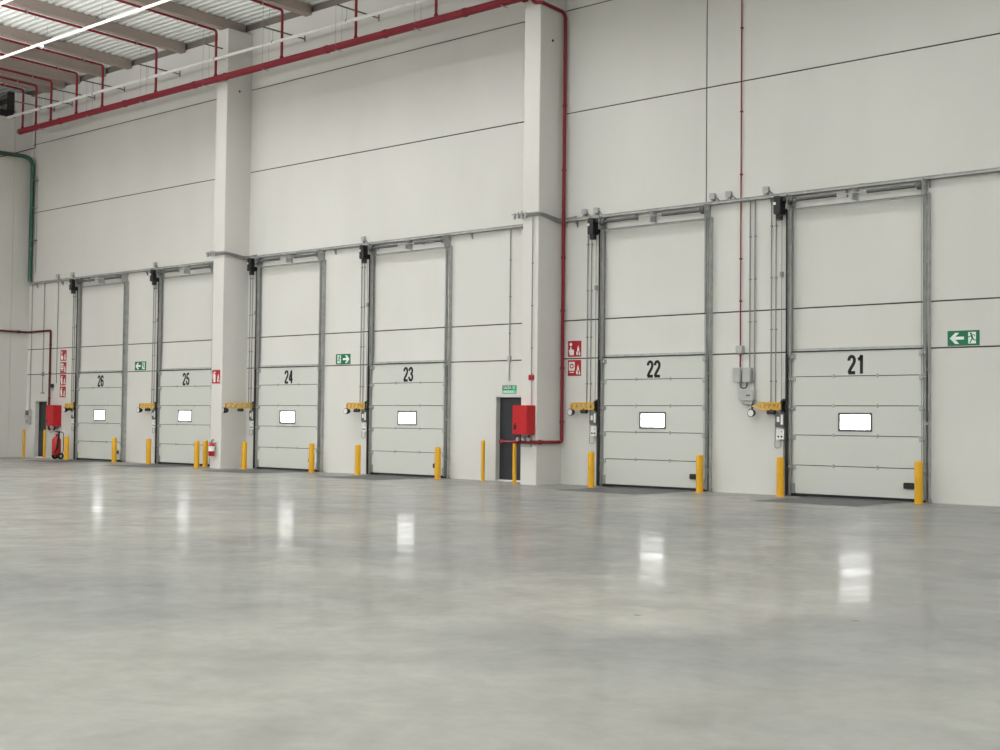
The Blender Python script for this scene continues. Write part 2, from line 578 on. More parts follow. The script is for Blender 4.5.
# ------------------------------------------------------------------ sectional dock doors
PZ = [0.065, 0.71, 1.39, 2.05, 2.71, 3.27]
def dock_door(num, x0, x1):
    W = x1 - x0; xm = (x0 + x1) / 2
    r = thing('sectional_dock_door', (xm, 0, 0), 'white sectional dock door with black number %s on its top panel' % num, 'door', 'numbered dock doors')
    yf, yb = -0.085, -0.04
    for k in range(5):
        z0, z1 = PZ[k], PZ[k + 1]
        m = MB()
        gap = 0.009
        if k == 2:      # window opening
            a, b, c, d = x0 + 0.372 * W, x0 + 0.622 * W, 1.495, 1.885
            m.box(x0, a, yf, yb, z0 + gap, z1 - gap); m.box(b, x1, yf, yb, z0 + gap, z1 - gap)
            m.box(a, b, yf, yb, z0 + gap, c); m.box(a, b, yf, yb, d, z1 - gap)
        else:
            m.box(x0, x1, yf, yb, z0 + gap, z1 - gap)
        p = m.build('panel', 'panel', r)
        if k == 2:
            f = 0.035
            m = MB()
            for q in ((a - 0.012, a + f, c - 0.012, d + 0.012), (b - f, b + 0.012, c - 0.012, d + 0.012), (a + f, b - f, c - 0.012, c + f), (a + f, b - f, d - f, d + 0.012)):
                m.box(q[0], q[1], yf - 0.012, yb, q[2], q[3])
            m.build('window_frame', 'greyd', p)
            m = MB(); m.box(a + f, b - f, -0.072, -0.056, c + f, d - f)
            m.build('pane', 'pane', p)
        if k < 4:
            m = MB(); m.box(x0 + 0.004, x1 - 0.004, -0.066, -0.046, z1 - 0.0085, z1 + 0.0085); m.build('joint_seal', 'dark', p)
        if k < 4:       # hinges across the joint above this panel
            for fx in (1 / 3, 2 / 3):
                hx = x0 + fx * W
                m = MB()
                m.bbox(hx - 0.028, hx + 0.028, yf - 0.005, yf, z1 - 0.045, z1 + 0.045, 0.014)
                m.tube([(hx - 0.03, yf - 0.010, z1), (hx + 0.03, yf - 0.010, z1)], 0.011, 8)
                m.build('hinge', 'galv', p)
        for sgn, xe in ((1, x0), (-1, x1)):     # roller brackets at both ends, below the joint
            m = MB()
            zz = z1 - 0.05 if k < 4 else z1 - 0.10
            m.box(xe + sgn * 0.005, xe + sgn * 0.10, yf - 0.02, yf, zz - 0.06, zz + 0.06)
            m.box(xe + sgn * 0.005, xe + sgn * 0.05, yf - 0.05, yf - 0.02, zz - 0.035, zz + 0.035)
            m.tube([(xe + sgn * 0.07, yf - 0.036, zz), (xe - sgn * 0.06, yf - 0.036, zz)], 0.011, 8)
            m.tube([(xe - sgn * 0.02, yf - 0.036, zz), (xe - sgn * 0.055, yf - 0.036, zz)], 0.026, 12)
            m.build('roller_bracket', 'galv', p)
        if k == 0:
            m = MB()
            for sgn, xe in ((1, x0), (-1, x1)):   # bottom cable brackets
                m.box(xe + sgn * 0.005, xe + sgn * 0.11, yf - 0.03, yf, 0.075, 0.10)
                m.box(xe + sgn * 0.005, xe + sgn * 0.09, yf - 0.02, yf, 0.10, 0.30)
            m.build('bottom_bracket', 'galv_d', p)
            m = MB(); m.prism([(x1 - 0.44, 0.30), (x1 - 0.42, 0.28), (x1 - 0.22, 0.28), (x1 - 0.20, 0.30), (x1 - 0.20, 0.39), (x1 - 0.22, 0.41), (x1 - 0.42, 0.41), (x1 - 0.44, 0.39)], yf - 0.03, yf)
            m.box(x1 - 0.40, x1 - 0.24, yf - 0.05, yf - 0.03, 0.33, 0.36)
            m.build('pull_handle', 'blackp', p)
            m = MB(); m.box(x0 - 0.01, x1 + 0.01, yf - 0.012, yb, 0.004, PZ[0] + 0.006)
            m.build('bottom_seal', 'black', p)
        if k == 4:
            for n_, ch in enumerate(num):
                numeral(ch, xm - 0.19 + 0.21 * n_ + 0.01, 2.755, 0.18, 0.41, yf, p)
    # head rail, and a black strip drawn for the seal and its shadow line
    m = MB(); m.box(x0 - 0.02, x1 + 0.02, -0.075, 0, 3.285, 3.345); m.build('head_rail', 'galv', r)
    m = MB(); m.box(x0, x1, -0.10, -0.03, 3.262, 3.287); m.build('head_seal_and_shadow', 'black', r)
    # vertical tracks to full lift height
    zt = 6.58
    for sgn, xe in ((1, x0), (-1, x1)):
        m = MB()
        out = xe - sgn * 0.125
        m.box(out, xe - sgn * 0.015, -0.006, 0, 0.0, zt)                    # wall flange
        m.box(out, out + sgn * 0.006, -0.13, -0.006, 0.0, zt)              # web
        m.box(xe - sgn * 0.068, xe - sgn * 0.008, -0.100, -0.096, 0.05, zt)  # channel back
        m.box(xe - sgn * 0.068, xe - sgn * 0.064, -0.148, -0.100, 0.05, zt)
        m.box(xe - sgn * 0.012, xe - sgn * 0.008, -0.140, -0.100, 0.05, zt)
        for kz in range(6):
            z = 0.5 + kz * 1.15
            m.box(out, xe - sgn * 0.064, -0.128, -0.104, z, z + 0.05)
        t = m.build('track', 'galv', r)
        m = MB(); m.box(out - sgn * 0.03, xe - sgn * 0.005, -0.13, 0, 0.0, 0.012); m.box(out - sgn*0.02, out, -0.06, -0.02, 0.012, 0.09); m.build('track_foot', 'galv_d', t)
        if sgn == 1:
            m = MB(); m.box(out - 0.004, xe - 0.062, -0.156, -0.130, 0.02, 3.22); m.box(out - 0.004, out + 0.022, -0.150, -0.130, 3.22, zt)  # black strips put in for the dark track inside and its shaded edge
        else:
            m = MB(); m.box(xe + 0.01, xe + 0.022, -0.094, -0.01, 0.02, 3.2)
        m.build('seal_and_shade_strip', 'black', t)
    # torsion shaft, springs, drums and bearing plates above
    zs_ = 6.74; ys = -0.19
    m = MB(); m.tube([(x0 - 0.22, ys, zs_), (x1 + 0.10, ys, zs_)], 0.015, 10); m.build('torsion_shaft', 'galv', r, smooth=True)
    for fa, fb in ((0.05, 0.365), (0.60, 0.955)):
        a, b = x0 + fa * W, x0 + fb * W
        n = int((b - a) / 0.025)
        path = [(a + (b - a) * i / n, ys, zs_) for i in range(n + 1)]
        m = MB(); m.tube(path, [0.044 if i % 2 else 0.037 for i in range(n + 1)], 12)
        m.build('torsion_spring', 'greyd', r, smooth=True)
    for xe, sgn in ((x0 - 0.02, 1), (x1 + 0.02, -1)):
        m = MB()
        m.tube([(xe, ys, zs_), (xe + sgn * 0.03, ys, zs_), (xe + sgn * 0.03, ys, zs_), (xe + sgn * 0.11, ys, zs_)], [0.105, 0.105, 0.085, 0.085], 18)
        m.build('cable_drum', 'greyd', r)
        m = MB()
        m.box(xe - sgn * 0.03, xe - sgn * 0.022, -0.28, 0, 6.55, 6.88)
        m.box(xe - sgn * 0.03, xe + sgn * 0.05, -0.008, 0, 6.55, 6.88)
        m.build('bearing_plate', 'galv', r)
        m = MB(); m.tube([(xe + sgn * 0.06, ys + 0.085, zs_), (xe + sgn * 0.06, -0.115, 6.5), (xe + sgn * 0.06, -0.105, 0.3)], 0.004, 5)
        m.build('lift_cable', 'greyd', r)
    m = MB()
    m.box(xm - 0.03, xm + 0.03, -0.012, 0, 6.58, 6.9); m.box(xm - 0.004, xm + 0.004, -0.26, -0.012, 6.60, 6.86); m.box(xm - 0.03, xm + 0.03, -0.25, -0.13, 6.59, 6.61)
    m.tube([(xm - 0.025, ys, zs_), (xm + 0.025, ys, zs_)], 0.05, 12)
    m.build('centre_bracket', 'galv', r)
    m = MB()
    m.box(x0 - 0.12, x1 + 0.12, -0.11, -0.105, 6.50, 6.55); m.box(x0 - 0.12, x1 + 0.12, -0.15, -0.105, 6.55, 6.555)
    m.build('cross_rail', 'galv', r)
    # operator
    m = MB()
    m.bbox(x0 - 0.33, x0 - 0.16, -0.37, -0.12, 6.42, 6.84, 0.03)
    m.tube([(x0 - 0.245, -0.245, 6.47), (x0 - 0.245, -0.245, 6.30)], 0.085, 14)
    m.tube([(x0 - 0.16, ys, zs_), (x0 - 0.05, ys, zs_)], 0.065, 14)
    m.box(x0 - 0.3, x0 - 0.16, -0.12, 0, 6.5, 6.56)
    mo = m.build('operator', 'blackp', r)
    m = MB(); m.box(x0 - 0.325, x0 - 0.27, -0.378, -0.37, 6.64, 6.70); m.build('data_plate', 'white', mo)
    return r
for d in DOORS:
    dock_door(*d)

# dock levellers in the floor in front of the doors
def leveller(x0, x1, num):
    xm = (x0 + x1) / 2 + 0.06
    w = 1.18
    r = thing('dock_leveller', (xm, 0, 0), 'grey steel dock leveller plate in the floor at door %s' % num, 'dock leveller', 'dock levellers')
    m = MB(); m.box(xm - w, xm + w, -2.50, -0.50, 0.001, 0.010); m.build('deck_plate', 'plate', r)
    m = MB(); m.box(xm - w, xm + w, -0.49, -0.10, 0.001, 0.014)
    m.tube([(xm - w, -0.495, 0.012), (xm + w, -0.495, 0.012)], 0.010, 8)
    m.build('lip', 'plate', r)
    m = MB()
    for s_ in (-1, 1):
        m.box(xm + s_ * (w + 0.008), xm + s_ * (w + 0.06), -2.52, -0.1, 0.001, 0.006)
    m.box(xm - w, xm + w, -2.56, -2.51, 0.001, 0.006)
    m.build('edge_angle', 'galv_d', r)
for n_, a, b in DOORS:
    leveller(a, b, n_)

# ------------------------------------------------------------------ bollards
def bollard(name, r_, h, loc, label, group):
    r = thing(name, loc, label, 'bollard', group)
    x, y = loc[0], loc[1]
    m = MB()
    m.tube([(x, y, 0.0), (x, y, h - 0.05), (x, y, h - 0.015), (x, y, h)], [r_, r_, r_ * 0.93, r_ * 0.72], 20)
    m.build('post', 'yellow', r, smooth=True)
    m = MB(); m.tube([(x, y, 0.0), (x, y, 0.010)], r_ * 1.35, 20); m.build('base_plate', 'yellow', r, smooth=True)
    return r
thick = [
    (-14.86, -0.44, 'thick yellow bollard in front of the push-button box of door 21'),
    (-11.62, -0.42, 'thick yellow bollard beside the black handle of door 21'),
    (-20.03, -0.68, 'thick yellow bollard below the push-button box of door 22'),
    (-16.97, -0.48, 'thick yellow bollard beside the black handle of door 22'),
    (-28.74, -0.56, 'thick yellow bollard below the push-button box of door 23'),
    (-25.58, -0.45, 'thick yellow bollard beside the black handle of door 23'),
    (-34.19, -0.50, 'thick yellow bollard between tall column and door 24'),
    (-31.0, -0.40, 'thick yellow bollard beside the black handle of door 24'),
    (-39.57, -0.48, 'thick yellow bollard below the yellow arm of door 25'),
    (-36.40, -0.40, 'thick yellow bollard right beside the small fire extinguisher, behind its twin'),
    (-35.69, -1.25, 'thick yellow bollard standing in front of its twin near the extinguisher'),
    (-44.90, -0.50, 'thick yellow bollard beside the wheeled red fire extinguisher'),
    (-41.72, -0.48, 'thick yellow bollard beside the black handle of door 26'),
]
b0 = bollard('bollard', 0.085, 0.885, (thick[0][0], thick[0][1], 0), thick[0][2], 'thick yellow bollards at the dock doors')
for x, y, lb in thick[1:]:
    copy_thing(b0, (x, y, 0), lb)
thin = [
    (-23.97, -0.35, 'thin tall yellow post on the open floor side of the exit door'),
    (-22.30, -0.98, 'thin tall yellow post in front of the exit door, under the hose cabinet'),
    (-48.14, -0.45, 'thin yellow post in the corner below the small grey control box'),
    (-46.50, -0.50, 'thin yellow post in front of the small dark door'),
]
t0 = bollard('guard_post', 0.05, 1.11, (thin[0][0], thin[0][1], 0), thin[0][2], 'thin yellow posts at the small doors')
for x, y, lb in thin[1:]:
    copy_thing(t0, (x, y, 0), lb)

# ------------------------------------------------------------------ dock lights and controls beside each door
def dock_light(num, x0, length, ang, two=False):
    """yellow arm hinged on the wall left of the door; ang 0 = flat along the wall, 90 = straight out"""
    hx, hy, hz = x0 - 0.25, -0.10, 2.04
    r = thing('dock_light', (hx, 0, hz), 'yellow dock light arm %s beside door %s' % ('sticking straight out into the hall' if ang > 60 else 'folded along the wall', num), 'dock light', 'dock lights')
    m = MB()
    m.box(hx - 0.03, hx + 0.10, -0.03, 0, hz - 0.17, hz + 0.17); m.box(hx - 0.02, hx + 0.05, -0.13, -0.03, hz + 0.08, hz + 0.12); m.box(hx - 0.02, hx + 0.05, -0.13, -0.03, hz - 0.12, hz - 0.08)
    m.tube([(hx, hy, hz - 0.14), (hx, hy, hz + 0.14)], 0.02, 10)
    m.build('wall_bracket', 'blackp', r)
    d = V((-math.cos(math.radians(ang)), -math.sin(math.radians(ang)), 0))
    o = V((hx, hy, hz)) + d * 0.03
    m = MB()
    for dz in (0.07, -0.07):
        m.bar(o + V((0, 0, dz)), o + d * length + V((0, 0, dz)), 0.045, 0.045)
    n = 5
    for k in range(n + 1):
        q = o + d * (length * k / n)
        m.bar(q + V((0, 0, -0.07)), q + V((0, 0, 0.07)), 0.03, 0.05, up=d)
    for k in range(n):
        q = o + d * (length * k / n); q2 = o + d * (length * (k + 1) / n)
        m.bar(q + V((0, 0, -0.07)), q2 + V((0, 0, 0.07)), 0.02, 0.025)
    m.build('arm', 'yellow_d', r)
    tip = o + d * length
    if two:
        m = MB(); m.bar(tip, tip + d * 0.18, 0.04, 0.035); m.build('arm_extension', 'yellow_d', r)
        tip = tip + d * 0.18
    # lamp head hangs from the tip
    m = MB()
    m.bar(tip + V((0, 0, 0.06)), tip + V((0, 0, -0.09)), 0.03, 0.03, up=d)
    c = tip + V((0, 0, -0.16))
    ax = V((0, -1, 0)) if ang < 60 else V((-0.5, -0.87, 0))
    m.tube([c - ax * 0.09, c - ax * 0.02, c + ax * 0.06, c + ax * 0.07], [0.05, 0.085, 0.095, 0.088], 16)
    lh = m.build('lamp_head', 'blackp', r)
    m = MB(); m.tube([c + ax * 0.068, c + ax * 0.076], [0.08, 0.07], 16); m.build('lens', 'lens', lh)
    # second lamp body under the middle of the arm
    c2 = o + d * (length * 0.42) + V((0, -0.02, -0.14))
    m = MB(); m.tube([c2 - d * 0.09, c2 + d * 0.09], 0.05, 12); m.bar(c2, c2 + V((0, 0, 0.08)), 0.02, 0.03, up=d)
    m.build('ballast', 'blackp', r)
    return r
dock_light('21', -14.77, 0.52, 6, True)
dock_light('22', -20.12, 0.66, 8)
dock_light('23', -28.69, 0.62, 14)
dock_light('24', -34.05, 0.98, 84)
dock_light('25', -39.55, 0.62, 20)
dock_light('26', -44.87, 0.36, 20)

def controls(num, x0):
    # door controller: dark housing with a pale front
    xa, xb = x0 - 0.40, x0 - 0.17
    r = thing('door_controller', ((xa + xb) / 2, 0, 1.56), 'dark grey door controller box with pale face beside door %s' % num, 'control box', 'door controllers')
    m = MB(); m.bbox(xa, xb, -0.13, 0, 1.56, 1.90, 0.03); m.build('housing', 'greyd', r)
    m = MB(); m.box(xb - 0.085, xb - 0.03, -0.138, -0.13, 1.62, 1.85); m.build('side_plate', 'white', r)
    m = MB(); m.box(xa + 0.045, xa + 0.11, -0.138, -0.13, 1.68, 1.80); m.build('display', 'white', r)
    # push-button box under it
    r = thing('push_button_box', ((xa + xb) / 2, 0, 1.28), 'small white box with two black buttons under the controller of door %s' % num, 'switch box', 'push-button boxes')
    m = MB(); m.bbox(xa + 0.02, xb - 0.02, -0.11, 0, 1.28, 1.53, 0.012); m.build('housing', 'white', r)
    for k in (0, 1):
        cx = xa + 0.075 + k * 0.08
        m = MB(); m.disc(cx, 1.345, 0.022, -0.122, -0.11, 14); m.build('button', 'blackp', r)
    m = MB(); m.disc(xb - 0.07, 1.46, 0.015, -0.12, -0.11, 12); m.build('indicator', 'greyd', r)
    m = MB()
    m.tube(rounded([(xa + 0.10, -0.05, 1.28), (xa + 0.10, -0.06, 1.08), (xa - 0.05, -0.06, 1.08), (xa - 0.05, -0.04, 1.30), (xa - 0.05, -0.03, 1.70)], 0.08, 5), 0.009, 6)
    m.build('cable_loop', 'cond', r, smooth=True)
    m = MB(); m.tube([(xb - 0.06, -0.03, 1.28), (xb - 0.06, -0.03, 0.02)], 0.016, 8); m.build('down_pipe', 'cond', r)
    # conduits from the tray
    lbs = ('thin grey conduit dropping from the tray to the yellow arm of door %s' % num, 'thin grey conduit dropping from the tray to the controller box of door %s' % num)
    for k, (dx, zb) in enumerate(((0.57, 1.98), (0.45, 1.75))):
        m = MB()
        x = x0 - dx
        m.tube([(x, -0.03, 6.9), (x, -0.03, zb)], 0.013, 8)
        for z in (6.2, 5.0, 3.8, 2.6):
            m.box(x - 0.022, x + 0.022, -0.05, 0, z, z + 0.03)
        tag(m.build('conduit', 'cond', None, (x, 0, zb), smooth=True), lbs[k], 'conduit', 'conduits dropping to the dock door controls')
    m = MB()
    x = x0 - 0.30
    m.tube([(x + 0.02, -0.06, 6.4), (x, -0.03, 5.2), (x, -0.03, 1.9)], 0.007, 6)
    m.bbox(x - 0.035, x + 0.035, -0.05, 0, 5.02, 5.14, 0.01)
    tag(m.build('operator_cable', 'cond', None, (x, 0, 1.9)), 'thin grey cable hanging from the black operator of door %s' % num, 'cable', 'operator cables')
for n_, a, b in DOORS:
    controls(n_, a)

# ------------------------------------------------------------------ cable tray along the wall, wrapping both columns
def cable_tray():
    r = thing('cable_tray', (-28, 0, 6.86), 'long grey cable tray with conduits running along the wall above the dock doors', 'cable tray')
    bays = [(XC + 0.15, COL1[0] - 0.0), (COL1[1] + 0.0, COL2[0]), (COL2[1], -2.0)]
    for a, b in bays:
        m = MB()
        m.box(a, b, -0.10, 0, 6.87, 6.875); m.box(a, b, -0.10, -0.096, 6.87, 6.915); m.box(a, b, -0.004, 0, 6.87, 6.915)
        t = m.build('tray_section', 'galv', r)
        m = MB()
        for k, (yy, zz, rr) in enumerate(((-0.03, 6.897, 0.020), (-0.072, 6.897, 0.020), (-0.05, 6.935, 0.020))):
            m.tube([(a, yy, zz), (b, yy, zz)], rr, 8)
        x = a + 0.8
        while x < b - 0.3:
            m.tube([(x, -0.05, 6.935), (x + 0.09, -0.05, 6.935)], 0.027, 8)
            x += 1.9
        m.build('conduit_run', 'galv_d', t, smooth=True)
        x = a + 0.5
        while x < b:
            m = MB()
            m.bar((x, -0.005, 6.72), (x, -0.095, 6.865), 0.03, 0.012, up=(1, 0, 0)); m.box(x - 0.02, x + 0.02, -0.012, 0, 6.70, 6.87)
            x += 1.9
            m.build('tray_bracket', 'galv_d', t)
    for c in (COL1, COL2):
        m = MB()
        for k, dz in enumerate((0.0, 0.05, 0.09)):
            off = 0.035 + 0.012 * k
            path = [(c[1] + 0.5, -0.06, 6.89 + dz), (c[1] + 0.10, -0.06, 6.86 + dz), (c[1] + off, -0.25, 6.84 + dz), (c[1] + off, -0.75, 6.93 + dz * 0.7), (c[1] + off, -1.0 - off, 6.95 + dz * 0.7), (c[0] - 0.12 - 0.1 * k, -1.0 - off, 6.97 + dz * 0.6)]
            m.tube(rounded(path, 0.12, 5), 0.02, 8)
        cb = m.build('column_loop', 'galv_d', r, smooth=True)
        m = MB()
        for k in range(4):
            x = c[0] - 0.28 + 0.13 * k
            m.box(x, x + 0.05, -1.07, -1.0 if x > c[0] else -1.02, 6.90 + 0.015 * (k % 2), 7.06 + 0.02 * (k % 3))
        m.box(c[0] - 0.30, c[1], -1.012, -1.0, 6.93, 6.97)
        m.build('clamp_set', 'grey', cb)
cable_tray()

for x, lb in ((-46.6, 'small junction box on the tray just past the green pipe'), (-45.53, 'small junction box on the tray by the operator of door 26'),
              (-40.05, 'small junction box on the tray above the operator of door 25'), (-29.2, 'small junction box on the tray above the operator of door 23'),
              (-20.80, 'small junction box on the tray closest to the red riser at door 22'), (-20.42, 'small junction box on the tray right above the operator of door 22'),
              (-16.93, 'small junction box on the tray at the end of door 22'), (-16.48, 'small junction box on the tray beside the thin red conduit'),
              (-15.48, 'small junction box on the tray above the operator of door 21')):
    m = MB()
    m.bbox(x - 0.07, x + 0.07, -0.09, 0, 7.0, 7.15, 0.015); m.disc(x, 7.085, 0.045, -0.10, -0.09, 12)
    o = tag(m.build('junction_box', 'grey', None, (x, 0, 7.0)), lb, 'junction box', 'junction boxes on the cable tray')
    m2 = MB(); m2.tube([(x + 0.06, -0.05, 7.0), (x + 0.06, -0.05, 6.95)], 0.015, 8); m2.tube([(x + 0.085, -0.05, 7.05), (x + 0.2, -0.05, 6.95)], 0.012, 6)
    m2.build('cable_gland', 'greyd', o)

# ------------------------------------------------------------------ fire protection pipework
MY, MZ = -1.25, 12.65
def sprinkler():
    r = thing('sprinkler_pipework', (-34.5, MY, MZ), 'thick red fire main under the roof with thinner red branches rising from it', 'pipe')
    m = MB(); m.tube([(-47.52, MY, MZ), (-21.75, MY, MZ)], 0.108, 18)
    mp = m.build('main_pipe', 'redpipe', r, smooth=True)
    m = MB()
    for x in [-36.2, -34.55, -29.6, -27.1, -24.0, -40.3, -44.6]:
        m.tube([(x - 0.05, MY, MZ), (x + 0.05, MY, MZ)], 0.124, 18)
    m.tube([(-21.95, MY, MZ), (-21.87, MY, MZ)], 0.15, 18)
    m.build('coupling', 'redpipe', mp, smooth=True)
    m = MB(); m.tube([(-47.56, MY, MZ), (-47.47, MY, MZ)], 0.118, 18); m.build('end_cap', 'closer', mp, smooth=True)
    for x in (-45.9, -42.6, -39.2, -35.6, -32.5, -29.1, -25.8, -22.6):
        m = MB()
        m.tube([(x, MY + 0.12, MZ), (x, MY + 0.12, roof(MY) - 0.02)], 0.005, 6)
        m.tube([(x, MY - 0.12, MZ), (x, MY - 0.12, roof(MY) - 0.02)], 0.005, 6)
        m.box(x - 0.02, x + 0.02, MY - 0.13, MY + 0.13, MZ - 0.13, MZ - 0.118)
        m.build('hanger', 'galv_d', r)
    for x in DROPS:
        zt = 14.26
        path = rounded([(x, MY, MZ + 0.06), (x, MY, zt), (x, MY - 1, zt + RS), (x, -40, zt + RS * 39)], 0.1, 4)
        m = MB(); m.tube(path, 0.042, 10); m.tube([(x, MY, MZ + 0.08), (x, MY, MZ + 0.16)], 0.06, 12)
        b = m.build('branch_pipe', 'redpipe', r, smooth=True)
        m = MB()
        for k in range(6):
            y = MY - 1.5 - 3.0 * k
            z = zt + RS * abs(y - MY)
            m.tube([(x, y, z - 0.03), (x, y, z - 0.09), (x, y, z - 0.095)], [0.015, 0.012, 0.03], 8)
        m.build('sprinkler_head', 'galv', b)
        m = MB()
        for k in range(4):
            y = MY - 0.8 - 4.0 * k
            z = zt + RS * abs(y - MY)
            m.box(x - 0.05, x + 0.05, y - 0.02, y + 0.02, z - 0.05, z - 0.043)
            m.box(x - 0.05, x - 0.045, y - 0.02, y + 0.02, z - 0.05, z + 0.10)
            m.box(x + 0.045, x + 0.05, y - 0.02, y + 0.02, z - 0.05, z + 0.08)
        m.build('pipe_clamp', 'galv_d', b)
    # riser down to the hose cabinet at the second column
    path = rounded([(-21.72, MY + 0.05, MZ - 0.02), (-21.72, -1.06, 12.5), (-21.48, -1.03, 12.47), (-21.48, -0.16, 12.43), (-21.43, -0.12, 12.30), (-21.43, -0.12, 1.12), (-21.48, -0.2, 1.10), (-21.48, -1.08, 1.10), (-21.95, -1.08, 1.10), (-21.95, -1.1, 1.22)], 0.07, 4)
    m = MB(); m.tube(path, 0.045, 12)
    for z in (9.9, 8.2, 5.9, 4.5, 3.0, 1.6):
        m.tube([(-21.43, -0.12, z), (-21.43, -0.12, z + 0.06)], 0.058, 12)
    m.tube([(-21.48, -0.9, 1.10), (-21.48, -0.98, 1.10)], 0.06, 12)
    rp = m.build('riser_pipe', 'redpipe', r, smooth=True)
    m = MB()
    m.tube([(-22.3, -1.08, 1.10), (-21.95, -1.08, 1.10)], 0.04, 10)
    m.tube([(-22.02, -1.08, 1.10), (-22.02, -1.08, 1.28)], 0.03, 10); m.tube([(-21.75, -1.08, 1.10), (-21.75, -1.08, 1.28)], 0.03, 10)
    m.tube([(-22.12, -1.08, 1.10), (-22.08, -1.08, 1.10)], 0.06, 12)
    m.build('hose_manifold', 'redpipe', rp, smooth=True)
    m = MB()
    for x in (-22.02, -21.84, -21.66):
        m.tube([(x, -1.15, 1.17), (x, -1.22, 1.17)], 0.045, 12); m.tube([(x, -1.08, 1.17), (x, -1.16, 1.17)], 0.015, 8)
    m.box(-22.04, -21.70, -1.05, -1.0, 0.98, 1.02)
    m.build('valve', 'grey', rp)
    return r
sprinkler()

def corner_pipe():
    # thin red pipe: down the end wall, along the dock wall, down to the cabinet by door 26
    r = thing('hose_supply_pipe', (-47, -0.06, 1.2), 'thin dark red pipe from the corner bending down to the hose cabinet by door 26', 'pipe')
    path = rounded([(XC + 0.06, -9, 5.0), (XC + 0.06, -0.06, 4.965), (-47.0, -0.06, 4.975), (-47.0, -0.06, 1.12), (-46.45, -0.08, 1.12), (-46.45, -0.12, 1.24)], 0.07, 4)
    m = MB(); m.tube(path, 0.04, 10)
    for z in (2.3, 3.3, 4.4):
        m.tube([(-47.0, -0.06, z), (-47.0, -0.06, z + 0.05)], 0.052, 10)
    m.tube([(XC + 0.06, -0.5, 4.967), (XC + 0.06, -0.4, 4.967)], 0.055, 10)
    m.build('pipe', 'maroon', r, smooth=True)
    m = MB(); m.tube([(-46.62, -0.08, 1.12), (-46.62, -0.2, 1.02)], 0.05, 10); m.tube([(-46.35, -0.08, 1.12), (-46.35, -0.16, 1.06)], 0.04, 10)
    m.build('valve', 'grey', r)
    # drain leg from the main falling to the end wall
    r = thing('drain_pipe', (-46.36, MY, 11.95), 'very thin dark red pipe dropping from the fire main and turning along the end wall', 'pipe')
    m = MB(); m.tube(rounded([(-46.36, MY, MZ - 0.1), (-46.36, MY, 11.87), (-48.70, MY, 11.85), (-48.72, -3.5, 11.2), (-48.72, -9, 9.8)], 0.04, 3), 0.022, 8)
    m.build('pipe', 'maroon', r, smooth=True)
corner_pipe()

# hose cabinets
def hose_cabinet(x0, x1, yb, z0, z1, label):
    r = thing('hose_cabinet', ((x0 + x1) / 2, yb, z0), label, 'fire hose cabinet', 'fire hose cabinets')
    yf = yb - 0.34
    m = MB(); m.box(x0, x1, yf + 0.012, yb, z0, z1); m.build('body', 'redbox', r)
    m = MB(); m.bbox(x0 - 0.004, x1 + 0.004, yf, yf + 0.010, z0 + 0.004, z1 - 0.004, 0.01)
    d = m.build('door', 'redbox', r)
    m = MB(); m.box(x0 + 0.05, x0 + 0.12, yf - 0.012, yf, z0 + 0.12, z0 + 0.24); m.disc(x0 + 0.085, z0 + 0.27, 0.02, yf - 0.01, yf, 10)
    m.build('latch', 'blackp', d)
    return r
hose_cabinet(-22.07, -21.60, -1.0, 1.30, 2.04, 'bright red hose cabinet fixed on the tall column over the exit door edge')
hose_cabinet(-46.72, -46.17, 0.0, 1.26, 2.06, 'red hose cabinet on the wall between the small dark door and door 26')

# ------------------------------------------------------------------ fire extinguishers
def column_extinguisher():
    cx, cy = -35.06, -1.14
    r = thing('fire_extinguisher', (cx, cy, 0.40), 'small red fire extinguisher hung low on the front of the tall column', 'fire extinguisher')
    m = MB(); m.tube([(cx, cy, 0.40), (cx, cy, 0.42), (cx, cy, 0.74), (cx, cy, 0.80), (cx, cy, 0.83)], [0.085, 0.098, 0.098, 0.07, 0.03], 18)
    m.build('cylinder', 'redbox', r, smooth=True)
    m = MB(); m.tube([(cx, cy, 0.56), (cx, cy, 0.72)], 0.0995, 18); m.build('label_band', 'white', r, smooth=True)
    m = MB(); m.tube([(cx, cy, 0.82), (cx, cy, 0.88)], 0.02, 10); m.bar((cx - 0.02, cy, 0.87), (cx + 0.11, cy, 0.90), 0.025, 0.015); m.bar((cx - 0.02, cy, 0.90), (cx + 0.10, cy, 0.95), 0.025, 0.012)
    m.build('valve', 'blackp', r)
    m = MB(); m.tube(rounded([(cx - 0.02, cy, 0.85), (cx - 0.11, cy, 0.84), (cx - 0.125, cy, 0.5), (cx - 0.11, cy - 0.02, 0.42)], 0.06, 5), 0.011, 8)
    m.build('hose', 'blackp', r, smooth=True)
    m = MB(); m.box(cx - 0.03, cx + 0.03, -1.045, -1.0, 0.6, 0.84); m.build('hook', 'galv_d', r)
column_extinguisher()

